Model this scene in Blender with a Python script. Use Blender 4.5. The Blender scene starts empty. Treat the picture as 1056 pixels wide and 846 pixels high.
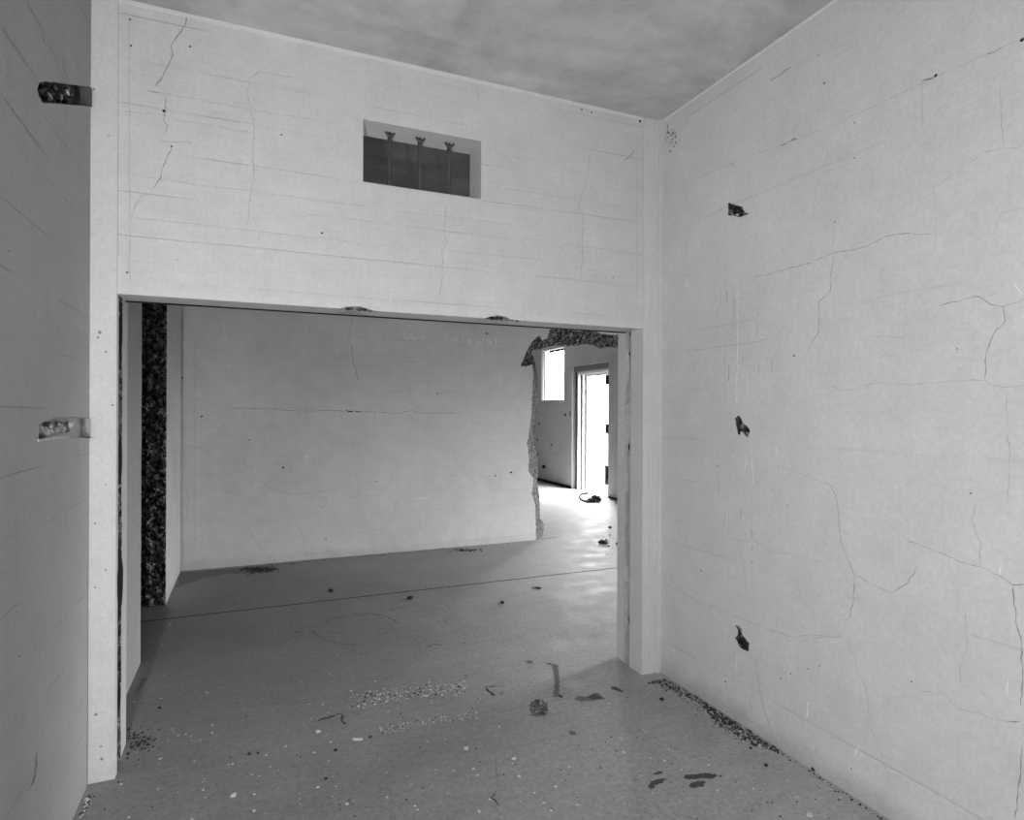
import bpy, math, random
from mathutils import Vector, noise
from mathutils.geometry import tessellate_polygon
random.seed(7)
COL = bpy.context.scene.collection

# ------------------------------------------------------------------ camera model (eye at 1.6 m, level)
FPX, YAW, ROLL, CX, CY, EYE = 632.7, .4026, .0044, 528.0, 423.0, 1.6
Fw = Vector((math.sin(YAW), math.cos(YAW), 0)); R0 = Vector((math.cos(YAW), -math.sin(YAW), 0)); U0 = Vector((0, 0, 1))
Rt = R0*math.cos(ROLL)+U0*math.sin(ROLL); Up = U0*math.cos(ROLL)-R0*math.sin(ROLL)
O = Vector((0, 0, EYE))
def on(u, v, ax, val):
    """where the sight line of photo point (u, v) meets the plane axis=val"""
    d = Fw+Rt*((u-CX)/FPX)+Up*((CY-v)/FPX)
    return O+d*((val-O[ax])/d[ax])

# ------------------------------------------------------------------ measured room
XL, XR, YF, CEIL, ZL, YB, YJ = -.631, 2.311, 3.104, 3.374, 2.096, 6.823, 5.314
YP = YF+.014            # recessed panel above the opening
YFB = 3.304             # back of that panel
XO = 6.013              # outer wall
YB2 = YB+.22
YR = -1.9               # back of the near room
LY0, LY1, LZ0, LZ1 = -1.6, -1.25, 1.9, 2.9   # window in the left wall, behind the viewer
YE = 13.6               # end of the far room

# ------------------------------------------------------------------ materials
def newmat(name):
    m = bpy.data.materials.new(name); m.use_nodes = True
    nt = m.node_tree; nt.nodes.clear()
    o = nt.nodes.new('ShaderNodeOutputMaterial'); b = nt.nodes.new('ShaderNodeBsdfPrincipled')
    nt.links.new(b.outputs[0], o.inputs[0])
    b.inputs['Specular IOR Level'].default_value = .25
    return m, nt, b
class G:
    def __init__(s, nt): s.nt = nt; s.L = nt.links.new
    def n(s, t, **k):
        x = s.nt.nodes.new('ShaderNode'+t)
        for a, b in k.items(): setattr(x, a, b)
        return x
    def put(s, x, i, v):
        if v is None: return
        if isinstance(v, bpy.types.NodeSocket): s.L(v, x.inputs[i])
        else: x.inputs[i].default_value = v
    def math(s, op, a, b=None, c=None, clamp=False):
        x = s.n('Math', operation=op, use_clamp=clamp); s.put(x, 0, a); s.put(x, 1, b); s.put(x, 2, c); return x.outputs[0]
    def pos(s): return s.n('NewGeometry').outputs['Position']
    def xyz(s, v):
        x = s.n('SeparateXYZ'); s.L(v, x.inputs[0]); return x.outputs
    def noise(s, v, sc, det=4, rough=.55, dist=0):
        x = s.n('TexNoise'); s.put(x, 'Vector', v); s.put(x, 'Scale', sc); s.put(x, 'Detail', det); s.put(x, 'Roughness', rough); s.put(x, 'Distortion', dist); return x.outputs[0]
    def voro(s, v, sc, feat='F1', out=0):
        x = s.n('TexVoronoi', feature=feat); s.put(x, 'Vector', v); s.put(x, 'Scale', sc); return x.outputs[out]
    def scale(s, v, t):
        x = s.n('VectorMath', operation='MULTIPLY'); s.L(v, x.inputs[0]); x.inputs[1].default_value = t; return x.outputs[0]
    def ramp(s, v, a, b, lo=0., hi=1.):
        x = s.n('MapRange', interpolation_type='SMOOTHSTEP'); s.put(x, 0, v); s.put(x, 1, a); s.put(x, 2, b); s.put(x, 3, lo); s.put(x, 4, hi); return x.outputs[0]
    def grey(s, v):
        x = s.n('CombineColor'); [s.put(x, i, v) for i in range(3)]; return x.outputs[0]
    def bump(s, h, st, dist=.01):
        x = s.n('Bump'); s.put(x, 'Strength', st); s.put(x, 'Distance', dist); s.put(x, 'Height', h); return x.outputs[0]

def wall_mat(name, base=.6, axis=0, pitch=.19, phase=0., line=.12, mott=.07, streak=.05, low=0.):
    """painted board-formed concrete: faint horizontal board joints, mottling, pits and trowel streaks"""
    m, nt, b = newmat(name); g = G(nt); P = g.pos(); X = g.xyz(P)
    n1 = g.noise(P, 1.1, 5, .6); n2 = g.noise(P, 7, 5, .65); n3 = g.noise(P, 60, 3, .7)
    col = g.math('MULTIPLY_ADD', g.math('SUBTRACT', n1, .5), mott*3, 1.0)
    col = g.math('ADD', col, g.math('MULTIPLY', g.math('SUBTRACT', n2, .5), mott*2.2))
    col = g.math('ADD', col, g.math('MULTIPLY', g.math('SUBTRACT', n3, .5), .3))
    # fine grain stretched along the boards
    hz = g.noise(g.scale(P, (2.2, 2.2, 55)), 1, 4, .6)
    col = g.math('ADD', col, g.math('MULTIPLY', g.math('SUBTRACT', hz, .5), line*.55))
    vt = g.noise(g.scale(P, (38, 38, 1.3)), 1, 3, .6)
    col = g.math('ADD', col, g.math('MULTIPLY', g.math('SUBTRACT', vt, .5), streak))
    # board joints
    wob = g.math('MULTIPLY', g.noise(P, 1.7, 3), .02)
    zz = g.math('FRACT', g.math('DIVIDE', g.math('ADD', g.math('ADD', X[2], wob), phase), pitch))
    d = g.math('ABSOLUTE', g.math('SUBTRACT', zz, .5))
    ln = g.ramp(d, 0, .017, 1, 0)
    msk = g.ramp(g.noise(g.scale(P, (1.6, 1.6, 5)), 1, 2, .5), .42, .62, 0, 1)
    ln = g.math('MULTIPLY', ln, msk)
    col = g.math('SUBTRACT', col, g.math('MULTIPLY', ln, line))
    # small bug holes
    pit = g.ramp(g.voro(P, 9), .018, .034, 1, 0)
    pm = g.ramp(g.noise(P, 3.1, 2), .52, .6, 0, 1)
    pit = g.math('MULTIPLY', pit, pm)
    col = g.math('SUBTRACT', col, g.math('MULTIPLY', pit, .45))
    # darker band near the floor
    if low:
        gr = g.ramp(g.math('ADD', X[2], g.math('MULTIPLY', n2, .12)), .06, .2, 1, 0)
        col = g.math('SUBTRACT', col, g.math('MULTIPLY', gr, low))
    col = g.math('MULTIPLY', col, base)
    g.L(g.grey(col), b.inputs['Base Color']); b.inputs['Roughness'].default_value = .82
    h = g.math('ADD', g.math('MULTIPLY', n2, .5), g.math('MULTIPLY', n3, .25))
    h = g.math('SUBTRACT', h, g.math('MULTIPLY', ln, .5)); h = g.math('SUBTRACT', h, g.math('MULTIPLY', pit, 1.2))
    h = g.math('ADD', h, g.math('MULTIPLY', hz, .25))
    g.L(g.bump(h, .6, .008), b.inputs['Normal'])
    return m

def rubble_mat(name, lo=.03, hi=.3, sc=38, bm=1.):
    m, nt, b = newmat(name); g = G(nt); P = g.pos()
    c = g.voro(P, sc, 'F1', 1); X = g.n('SeparateColor'); g.L(c, X.inputs[0])
    e = g.voro(P, sc, 'DISTANCE_TO_EDGE', 0)
    n = g.noise(P, 26, 5, .7)
    v = g.math('MULTIPLY_ADD', g.math('POWER', X.outputs[0], 1.6), hi-lo, lo)
    v = g.math('MULTIPLY', v, g.ramp(e, 0, .12, .35, 1))
    v = g.math('MULTIPLY', v, g.ramp(n, .3, .7, .55, 1.35))
    g.L(g.grey(v), b.inputs['Base Color']); b.inputs['Roughness'].default_value = .95
    g.L(g.bump(g.math('ADD', e, g.math('MULTIPLY', n, .8)), bm, .02), b.inputs['Normal'])
    return m

def plain(name, v, rough=.8, nsc=30, na=.2, metal=0., bump=.3):
    m, nt, b = newmat(name); g = G(nt); P = g.pos(); n = g.noise(P, nsc, 4, .6)
    g.L(g.grey(g.math('MULTIPLY', g.math('MULTIPLY_ADD', g.math('SUBTRACT', n, .5), na*2, 1.), v)), b.inputs['Base Color'])
    b.inputs['Roughness'].default_value = rough; b.inputs['Metallic'].default_value = metal
    g.L(g.bump(n, bump, .004), b.inputs['Normal'])
    return m

def floor_mat():
    m, nt, b = newmat('floor_concrete'); g = G(nt); P = g.pos()
    n1 = g.noise(P, .9, 5, .6, .4); n2 = g.noise(P, 5, 5, .65); n3 = g.noise(P, 38, 5, .85); n4 = g.noise(g.scale(P, (3, 14, 1)), 1, 5, .6, .3)
    v = g.math('ADD', 1., g.math('MULTIPLY', g.math('SUBTRACT', n1, .5), .55))
    v = g.math('ADD', v, g.math('MULTIPLY', g.math('SUBTRACT', n2, .5), .35))
    v = g.math('ADD', v, g.math('MULTIPLY', g.math('SUBTRACT', n3, .5), 1.5))
    v = g.math('ADD', v, g.math('MULTIPLY', g.math('SUBTRACT', n4, .5), .3))
    X = g.xyz(P)
    # doorway light painted into the slab: paler to the right, darker to the left
    door_light = g.ramp(g.math('ADD', X[0], g.math('MULTIPLY', n1, .8)), .0, 4.2, .78, 1.55)
    v = g.math('MULTIPLY', v, door_light)
    # pale flecks and dark grit stuck in the surface
    fl = g.math('MULTIPLY', g.ramp(g.voro(P, 30), .06, .13, 1, 0), g.ramp(n2, .52, .62, 0, 1))
    gr = g.math('MULTIPLY', g.ramp(g.voro(g.scale(P, (1.3, .9, 1)), 55), .08, .17, 1, 0), g.ramp(g.noise(P, 2.3, 3), .5, .6, 0, 1))
    v = g.math('MULTIPLY', v, .28)
    v = g.math('ADD', v, g.math('MULTIPLY', fl, .12)); v = g.math('MULTIPLY', v, g.math('MULTIPLY_ADD', gr, -.55, 1.))
    g.L(g.grey(v), b.inputs['Base Color'])
    g.L(g.ramp(n2, .3, .7, .5, .72), b.inputs['Roughness']); b.inputs['Specular IOR Level'].default_value = .4
    g.L(g.bump(g.math('ADD', g.math('MULTIPLY', n2, .7), g.math('MULTIPLY', n3, .5)), .4, .006), b.inputs['Normal'])
    return m

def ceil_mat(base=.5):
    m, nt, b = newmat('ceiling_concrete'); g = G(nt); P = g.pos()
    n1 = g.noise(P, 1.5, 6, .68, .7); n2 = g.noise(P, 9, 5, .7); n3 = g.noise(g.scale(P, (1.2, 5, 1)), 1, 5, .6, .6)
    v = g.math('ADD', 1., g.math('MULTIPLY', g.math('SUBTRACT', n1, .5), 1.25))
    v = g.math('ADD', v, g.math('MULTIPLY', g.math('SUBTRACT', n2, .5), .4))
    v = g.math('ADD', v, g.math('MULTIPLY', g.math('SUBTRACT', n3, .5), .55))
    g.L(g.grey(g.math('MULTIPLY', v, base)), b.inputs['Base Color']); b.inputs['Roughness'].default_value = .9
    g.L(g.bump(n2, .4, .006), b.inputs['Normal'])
    return m

M_front = wall_mat('wall_paint_front', .60, pitch=.193, phase=.05, line=.2, mott=.10, streak=.06)
M_right = wall_mat('wall_paint_right', .60, pitch=.62, phase=.1, line=.06, mott=.09, streak=.05, low=.25)
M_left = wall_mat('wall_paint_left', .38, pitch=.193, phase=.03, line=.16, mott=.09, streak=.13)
M_back = wall_mat('wall_paint_back', .56, pitch=.193, phase=.02, line=.22, mott=.12, low=.12)
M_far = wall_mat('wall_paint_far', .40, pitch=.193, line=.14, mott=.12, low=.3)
M_jamb = wall_mat('jamb_paint', .62, pitch=5, line=.03, mott=.05, streak=.10)
M_rub = rubble_mat('broken_concrete', .02, .38)
M_rubl = rubble_mat('pale_broken_concrete', .16, .46, 60, .8)
M_groove = plain('groove_mortar', .40, .9, 22, .45, 0, 1.)
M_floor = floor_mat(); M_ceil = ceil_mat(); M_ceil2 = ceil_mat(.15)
M_crack = plain('crack_line', .25, .9); M_crackl = plain('fine_crack_line', .40, .9); M_black = plain('black_gap', .012, .95)
M_scr = plain('pale_scratch', .85, .8); M_scr2 = plain('chalk_scratch', .74, .8)
M_steel = plain('rusted_steel', .10, .55, 60, .5, .5); M_dark = plain('dark_scrap', .015, .6)
M_stone = plain('dark_stone', .035, .9, 40, .4); M_chip = plain('paint_chip', .62, .7); M_chipd = plain('dark_grit', .05, .9)
M_stain = plain('tar_stain', .08, .8, 60, .6); M_stain_shade = plain('stain_and_shade', .16, .8, 60, .5); M_ring = plain('ring_stain', .185, .8, 60, .4)
M_ground2 = plain('bounce_ground', .55, .9, 3, .1); M_ground = plain('outdoor_ground', .07, .9, 3, .1); M_putty = plain('pale_mortar', .5, .9, 50, .3)  # left ground made pale to bounce skylight up into the rooms

# ------------------------------------------------------------------ mesh helpers
class MB:
    def __init__(s): s.v = []; s.f = []; s.m = []; s.mats = []
    def mi(s, mat):
        if mat not in s.mats: s.mats.append(mat)
        return s.mats.index(mat)
    def add(s, vs, fs, mat):
        o = len(s.v); s.v += [tuple(v) for v in vs]; k = s.mi(mat)
        for f in fs: s.f.append(tuple(i+o for i in f)); s.m.append(k)
    def box(s, a, b, mat):
        x0, y0, z0 = a; x1, y1, z1 = b
        s.add([(x0, y0, z0), (x1, y0, z0), (x1, y1, z0), (x0, y1, z0), (x0, y0, z1), (x1, y0, z1), (x1, y1, z1), (x0, y1, z1)],
              [(0, 3, 2, 1), (4, 5, 6, 7), (0, 1, 5, 4), (1, 2, 6, 5), (2, 3, 7, 6), (3, 0, 4, 7)], mat)
    def build(s, name, parent=None, smooth=False):
        me = bpy.data.meshes.new(name); me.from_pydata(s.v, [], s.f)
        for m in s.mats: me.materials.append(m)
        me.polygons.foreach_set('material_index', s.m)
        if smooth: me.polygons.foreach_set('use_smooth', [True]*len(s.f))
        me.update(); o = bpy.data.objects.new(name, me); COL.objects.link(o)
        if parent: o.parent = parent
        return o
def P3(ax, val, a, b):
    """point on plane axis=val from its two in-plane coordinates"""
    return (val, a, b) if ax == 0 else ((a, val, b) if ax == 1 else (a, b, val))
def face(mb, ax, val, outer, holes, mat):
    loops = [[Vector((a, b, 0)) for a, b in outer]]+[[Vector((a, b, 0)) for a, b in h] for h in holes]
    tris = tessellate_polygon(loops); flat = [p for l in loops for p in l]
    mb.add([P3(ax, val, p.x, p.y) for p in flat], tris, mat)
def rim(mb, ax, v0, v1, loop, mat, closed=True):
    n = len(loop); vs = [P3(ax, v0, *p) for p in loop]+[P3(ax, v1, *p) for p in loop]
    mb.add(vs, [(i, (i+1) % n, n+(i+1) % n, n+i) for i in range(n if closed else n-1)], mat)
def slab(mb, ax, v0, v1, outer, holes, mat, back=None, pits=()):
    """wall slab: front face (v0) may also carry blind pits"""
    face(mb, ax, v0, outer, list(holes)+list(pits), mat); face(mb, ax, v1, outer, holes, back or mat)
    rim(mb, ax, v0, v1, outer, mat)
    for h in holes: rim(mb, ax, v0, v1, h, mat)
def rect(a0, b0, a1, b1): return [(a0, b0), (a1, b0), (a1, b1), (a0, b1)]
def resample(pts, step, jit=0.):
    out = []
    for (a, b) in zip(pts, pts[1:]):
        L = math.dist(a, b); n = max(1, int(round(L/step)))
        for i in range(n):
            t = i/n; p = [a[k]+(b[k]-a[k])*t for k in range(len(a))]
            if jit and i: p = [c+random.uniform(-jit, jit) for c in p]
            out.append(tuple(p))
    out.append(tuple(pts[-1])); return out
def pit(mb, ax, val, sgn, loop, depth, mat, inset=.75, rough=.25, bulge=0.):
    """blind rough cavity behind a hole outline; sgn points into the wall"""
    n = len(loop); cx = sum(p[0] for p in loop)/n; cy = sum(p[1] for p in loop)/n
    rings = []; K = 5
    for k in range(K+1):
        t = k/K; s = 1-(1-inset)*t
        r = []
        for i, (a, b) in enumerate(loop):
            j = 0 if k == 0 else random.uniform(-rough, rough)*depth*.5
            r.append((cx+(a-cx)*s, cy+(b-cy)*s, val+sgn*(depth*t+j*.8)))
        rings.append(r)
    vs = []; fs = []
    for r in rings: vs += [P3(ax, c, a, b) for a, b, c in r]
    for k in range(K):
        for i in range(n):
            j = (i+1) % n; fs.append((k*n+i, k*n+j, (k+1)*n+j, (k+1)*n+i))
    for q in range(1, 5):
        base = len(vs)-n
        if q == 4:
            vs.append(P3(ax, val+sgn*(depth-bulge), cx, cy)); c = len(vs)-1
            fs += [(base+i, base+(i+1) % n, c) for i in range(n)]
        else:
            s = inset*(1-q/4)
            vs += [P3(ax, val+sgn*(depth-bulge*q/4+random.uniform(-rough, rough)*depth*.6), cx+(a-cx)*s, cy+(b-cy)*s) for a, b in loop]
            nb = len(vs)-n; fs += [(base+i, base+(i+1) % n, nb+(i+1) % n, nb+i) for i in range(n)]
    mb.add(vs, fs, mat)
LAY = 0.
def ribbon(mb, ax, val, off, px, width, mat, wob=1., raw=False):
    """hairline crack / joint drawn on a wall plane through photo-measured points; two in-plane coords"""
    if raw: pts = [tuple(p) for p in px]
    else:
        idx = [i for i in range(3) if i != ax]
        pts = []
        for u, v in px:
            q = on(u, v, ax, val); pts.append((q[idx[0]], q[idx[1]]))
    pts = resample(pts, .02, .0034*wob)
    L = []; Rr = []
    for i, p in enumerate(pts):
        a = pts[max(0, i-1)]; b = pts[min(len(pts)-1, i+1)]
        dx, dy = b[0]-a[0], b[1]-a[1]; l = math.hypot(dx, dy) or 1
        w = width*.37*(.3+1.1*random.random()) if wob else width*.5
        if wob and (i in (0, len(pts)-1)): w *= .3
        L.append((p[0]-dy/l*w, p[1]+dx/l*w)); Rr.append((p[0]+dy/l*w, p[1]-dx/l*w))
    n = len(pts); vs = [P3(ax, val+off, *p) for p in L]+[P3(ax, val+off, *p) for p in Rr]
    mb.add(vs, [(i, i+1, n+i+1, n+i) for i in range(n-1)], mat)
def blob(mb, ax, val, off, px, mat, jit=.004, step=.012):
    idx = [i for i in range(3) if i != ax]; pts = []
    for u, v in px: q = on(u, v, ax, val); pts.append((q[idx[0]], q[idx[1]]))
    pts = resample(pts+[pts[0]], step, jit)[:-1]
    global LAY; LAY += .00006; face(mb, ax, val+off+(LAY if ax == 2 else 0), pts, [], mat)
def loop_on(px, ax, val, step=.008, jit=.0015):
    idx = [i for i in range(3) if i != ax]
    pts = [(lambda q: (q[idx[0]], q[idx[1]]))(on(u, v, ax, val)) for u, v in px]
    return resample(pts+[pts[0]], step, jit)[:-1]
def lump(mb, c, r, mat, sq=(1, 1, 1), seed=0, sub=2, amp=.35):
    """irregular stone from a noisy sphere"""
    nu, nv = 4+sub*3, 3+sub*2; vs = []; fs = []
    for j in range(1, nv):
        th = math.pi*j/nv
        for i in range(nu):
            ph = 2*math.pi*i/nu; d = Vector((math.sin(th)*math.cos(ph), math.sin(th)*math.sin(ph), math.cos(th)))
            k = r*(1+amp*noise.noise(d*1.7+Vector((seed*3.1, seed*1.7, seed))))
            vs.append((c[0]+d.x*k*sq[0], c[1]+d.y*k*sq[1], c[2]+d.z*k*sq[2]))
    for j in range(nv-2):
        for i in range(nu):
            fs.append((j*nu+i, j*nu+(i+1) % nu, (j+1)*nu+(i+1) % nu, (j+1)*nu+i))
    vs.append((c[0], c[1], c[2]+r*sq[2])); t = len(vs)-1; vs.append((c[0], c[1], c[2]-r*sq[2]))
    fs += [(t, (i+1) % nu, i) for i in range(nu)]; o = (nv-2)*nu; fs += [(t+1, o+i, o+(i+1) % nu) for i in range(nu)]
    mb.add(vs, fs, mat)
def tube(mb, pts, r, mat, n=10):
    vs = []; fs = []
    for k, p in enumerate(pts):
        a = Vector(pts[max(0, k-1)]); b = Vector(pts[min(len(pts)-1, k+1)]); t = (b-a).normalized()
        u = t.cross(Vector((0.13, .2, 1)) if abs(t.z) < .9 else Vector((1, 0, 0))).normalized(); w = t.cross(u)
        rr = r[k] if isinstance(r, (list, tuple)) else r
        for i in range(n):
            q = Vector(p)+(u*math.cos(2*math.pi*i/n)+w*math.sin(2*math.pi*i/n))*rr; vs.append(tuple(q))
    for k in range(len(pts)-1):
        for i in range(n): fs.append((k*n+i, k*n+(i+1) % n, (k+1)*n+(i+1) % n, (k+1)*n+i))
    fs.append(tuple(range(n))[::-1]); fs.append(tuple((len(pts)-1)*n+i for i in range(n)))
    mb.add(vs, fs, mat)
def struct(o, label=None):
    o['kind'] = 'structure'
    if label: o['label'] = label
    return o
def tag(o, label, cat, group=None, kind=None):
    o['label'] = label; o['category'] = cat
    if group: o['group'] = group
    if kind: o['kind'] = kind
    return o
def empty(name, loc):
    o = bpy.data.objects.new(name, None); o.location = loc; o.empty_display_size = .1; COL.objects.link(o); return o

# ================================================================== FLOOR
f = MB()
f.box((-4.6, YR-.3, -.15), (XO+.25, YE+.2, 0), M_floor)
ribbon(f, 2, 0, .0012, [(-.85, YJ), (.6, YJ), (XO, YJ)], .016, M_black, 0, raw=True)
ribbon(f, 2, 0, .0014, [(-.85, YJ+.012), (1.5, YJ+.012)], .012, M_crack, 1.5, raw=True)
ribbon(f, 2, 0, .0012, [(3.30, YB+.02), (3.56, YB+.06)], .03, M_black, 2, raw=True)
FL = lambda px, w, mt=M_crack, wob=1.: ribbon(f, 2, 0, .0012, px, w, mt, wob)
FL([(451, 618), (462, 626), (467.5, 634), (460, 638.7), (459, 646), (455, 648)], .008)
FL([(495.6, 765.7), (503, 774), (511, 780), (511, 795), (514, 811.5), (511, 820), (511, 834), (517.5, 843)], .012, M_crack, 1.5)
FL([(511, 818), (506, 823), (511, 826), (515, 832)], .006, M_black, 2)
FL([(335, 642.5), (345, 638), (358, 635), (382, 632.6), (398, 636), (410.7, 642.5)], .022, M_ring)
FL([(404, 652), (393.6, 654.5), (386, 655)], .02, M_ring)
FL([(368, 665), (352, 664.5), (340, 661.5), (328, 656), (321.7, 652)], .02, M_ring)
FL([(297, 653), (310, 651.6)], .03, M_stain_shade); FL([(320, 651.6), (326, 651)], .03, M_stain_shade); FL([(344, 653), (361, 653)], .015, M_ring)
FL([(440, 668), (447, 665), (456, 666)], .03, M_ring)
FL([(400, 630), (417, 626), (430, 624)], .015, M_ring)
BL = lambda px, mt=M_stain, j=.006: blob(f, 2, 0, .0010, px, mt, j)
FL([(327, 745), (333, 742), (338, 740.5), (346, 738), (352.5, 736.5)], .022, M_stain, 2); FL([(352, 737), (353, 741), (355, 748)], .02, M_stain, 2)
FL([(327, 745), (331, 743)], .035, M_stain, 2); FL([(350, 749), (357, 747)], .015, M_stain_shade, 2)
FL([(499.8, 709.3), (510, 707.8), (521, 708.3)], .018, M_stain, 2); FL([(501, 710), (505, 714), (510, 718)], .03, M_stain, 2); FL([(515, 717), (519, 713)], .016, M_stain_shade, 2)
BL([(547, 725), (553, 722), (560, 722), (565, 726), (564, 735), (562, 739), (548, 739), (546, 733)], M_stain_shade, .008)
BL([(552, 722), (556, 722), (557, 727), (551, 730)], M_stain); BL([(558, 732), (563, 728), (563, 738), (557, 738)], M_stain)
BL([(570.5, 685), (575, 686), (577, 700), (577, 719), (571, 719), (572, 702)], M_stain_shade, .006); FL([(562.5, 684.4), (567, 685), (571.5, 687)], .028, M_stain, 2)
FL([(572, 690), (572.6, 702)], .02, M_stain); FL([(570, 719), (577, 717), (580, 720)], .03, M_stain, 2)
BL([(592, 722), (597, 718), (605, 719), (612, 716), (618, 715), (621, 719), (625, 721), (612, 722.5), (600, 724)], M_stain_shade, .006)
BL([(606, 720), (613, 715.5), (616, 718), (624, 720.5), (613, 722)], M_stain)
BL([(630, 708.5), (636, 709), (640, 711), (643, 714.5), (636, 713), (631, 711.5)], M_stain)
BL([(586, 754.5), (592, 755), (594, 758), (589, 759)], M_stain_shade)
BL([(672, 799), (678, 796.5), (684, 796), (683, 798.5), (676, 799.8)], M_stain)
BL([(668.5, 813), (671, 808), (676, 804.5), (687, 803.5), (684, 808), (678, 810), (672, 814.5)], M_stain)
BL([(705, 803), (708, 799), (718, 799.5), (727, 797.5), (741, 800.5), (736, 803.5), (722, 803), (712, 804.5)], M_stain)
BL([(710, 811.5), (714, 807.5), (724, 806), (728, 808), (726, 811), (716, 813)], M_stain)
FL([(652, 806.5), (660, 804.5)], .014, M_stain_shade, 2)
BL([(547, 605.8), (554, 605), (560, 607), (555, 609), (549, 608)], M_stain_shade); BL([(551.5, 606.6), (556, 606), (559, 607), (555, 608.3)], M_black, .004)
BL([(541, 683), (546, 681.5), (550, 683.5), (546, 685)], M_stain_shade)
BL([(140, 716), (146, 700), (152, 700), (142, 716)], M_stain_shade)  # cast shadow of the left jamb, painted as a dark sliver
# dark patch along the foot of the back wall (left end)
BL([(187, 591), (215, 589), (240, 587), (262, 585), (284, 584), (282, 590), (262, 592), (235, 592), (205, 598), (183, 606)], M_stain_shade, .02)
struct(f.build('floor'))

# ================================================================== CEILING
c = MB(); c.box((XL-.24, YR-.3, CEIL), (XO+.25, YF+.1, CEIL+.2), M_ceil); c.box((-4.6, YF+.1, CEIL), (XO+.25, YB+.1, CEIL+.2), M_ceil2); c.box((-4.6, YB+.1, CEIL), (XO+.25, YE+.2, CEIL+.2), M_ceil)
ribbon(c, 2, CEIL, -.001, [(240, 0), (240.5, 3), (241, 9)], .006, M_crackl)
struct(c.build('ceiling'))

# ================================================================== FRONT WALL (with the wide opening and the vent)
w = MB()
VX0, VX1, VZ0, VZ1 = .512, 1.140, 2.740, 3.052
vent = rect(VX0, VZ0, VX1, VZ1)
# lintel with two spalled chips in its lower edge
lo = [(-.533, ZL), (.40, ZL), (.435, ZL+.012), (.50, ZL+.018), (.56, ZL+.004), (.60, ZL), (1.17, ZL), (1.20, ZL+.014), (1.24, ZL+.022), (1.285, ZL+.018), (1.32, ZL+.004), (1.40, ZL)]
slab(w, 1, YP, YFB, lo+[(2.183, ZL), (2.183, CEIL), (-.533, CEIL)], [vent], M_front)
# thin raised fascia along the lintel edge
w.box((-.533, YP-.007, ZL+.0), (.40, YP, ZL+.035), M_jamb); w.box((.60, YP-.007, ZL), (1.17, YP, ZL+.035), M_jamb); w.box((1.40, YP-.007, ZL), (2.183, YP, ZL+.035), M_jamb)
w.box((.40, YP-.007, ZL+.02), (.60, YP, ZL+.035), M_jamb); w.box((1.17, YP-.007, ZL+.024), (1.40, YP, ZL+.035), M_jamb)
for x0, x1 in ((.40, .60), (1.17, 1.38)):
    for k in range(7):
        lump(w, (x0+(x1-x0)*(k+.5)/7, YP+.02, ZL+.006+random.uniform(0, .004)), .016, M_rub, (1, 1, .6), k+x0*9)
w.box((-.533, YFB-.012, ZL-.006), (2.183, YFB+.0, ZL+.0), M_black)
# left post (front face, broken track groove, back half) and right post
def post(x0, x1, xin, side, notches=()):
    # xin: opening-side face; groove between YG0 and YG1
    g0, g1 = (3.15, 3.245) if side < 0 else (3.235, 3.30)
    if side < 0:
        outl = [(x0, 0), (xin, 0), (xin, CEIL), (x0, CEIL)]
        nz = []
        for z0, z1, d in notches: nz += [(x0, z1), (x0+d, z1), (x0+d, z0), (x0, z0)]
        outl = [(x0, 0), (xin, 0), (xin, CEIL), (x0, CEIL)]+nz
        slab(w, 1, YF, g0, outl, [], M_jamb)
        w.box((x0, g0-.02, 0), (x0+.03, g0, CEIL), M_jamb)
    else: w.box((xin, YF, 0), (x1, g0, CEIL), M_jamb)
    inn = xin+side*.028
    a, b = (x0, inn) if side < 0 else (inn, x1)
    w.box((a, g0, 0), (b, g1, ZL), M_rub)
    a, b = (x0, xin-.008) if side < 0 else (xin+.006, x1)
    w.box((a, g1, 0), (b, 3.41 if side < 0 else 3.39, CEIL), M_jamb)
    # mortar left in the groove, rough
    N = 150; vs = []; fs = []
    for i in range(N+1):
        z = ZL*i/N
        for k in range(5):
            y = g0+(g1-g0)*k/4
            d = .006+.022*max(0, noise.noise(Vector((side*5, y*25, z*4.5)))+.25)+.006*noise.noise(Vector((3, y*60, z*40)))
            if k in (0, 4): d *= .2
            vs.append((xin+side*d, y, z))
    for i in range(N):
        for k in range(4): q = i*5+k; fs.append((q, q+1, q+6, q+5))
    w.add(vs, fs, M_groove if side > 0 else M_rub)
post(XL, 0, -.533, -1, [(2.881, 2.964, .015), (1.472, 1.557, .019)])
post(0, XR, 2.183, 1)
# holes in the right groove
for u, v, r in ((651, 345, .012), (652.5, 355, .02), (652, 367, .028), (652, 463, .02), (653.5, 548, .022), (653, 642, .03), (652, 650, .02)):
    q = on(u, v, 0, 2.2); lump(w, (2.196, 3.255+random.uniform(-.012, .008), q.z), r*.9, M_black, (.3, .8, 1.5), u, 2, .9)
for u, v, h in ((124.5, 345, .09), (124.5, 475, .10), (123, 600, .16), (123, 715, .07)):
    q = on(u, v, 0, -.54); lump(w, (-.535, 3.20, q.z), h, M_black, (.05, .38, 1), u)
# small ridge lines of the corner pilaster
w.box((2.222, YF-.006, 0), (2.262, YF, CEIL), M_jamb); w.box((2.285, YF-.012, 0), (XR, YF, CEIL), M_jamb)
# solid wall right of the room, seen from the second room
w.box((XR, YF, 0), (XO, YFB+.1, CEIL), M_back)
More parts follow.
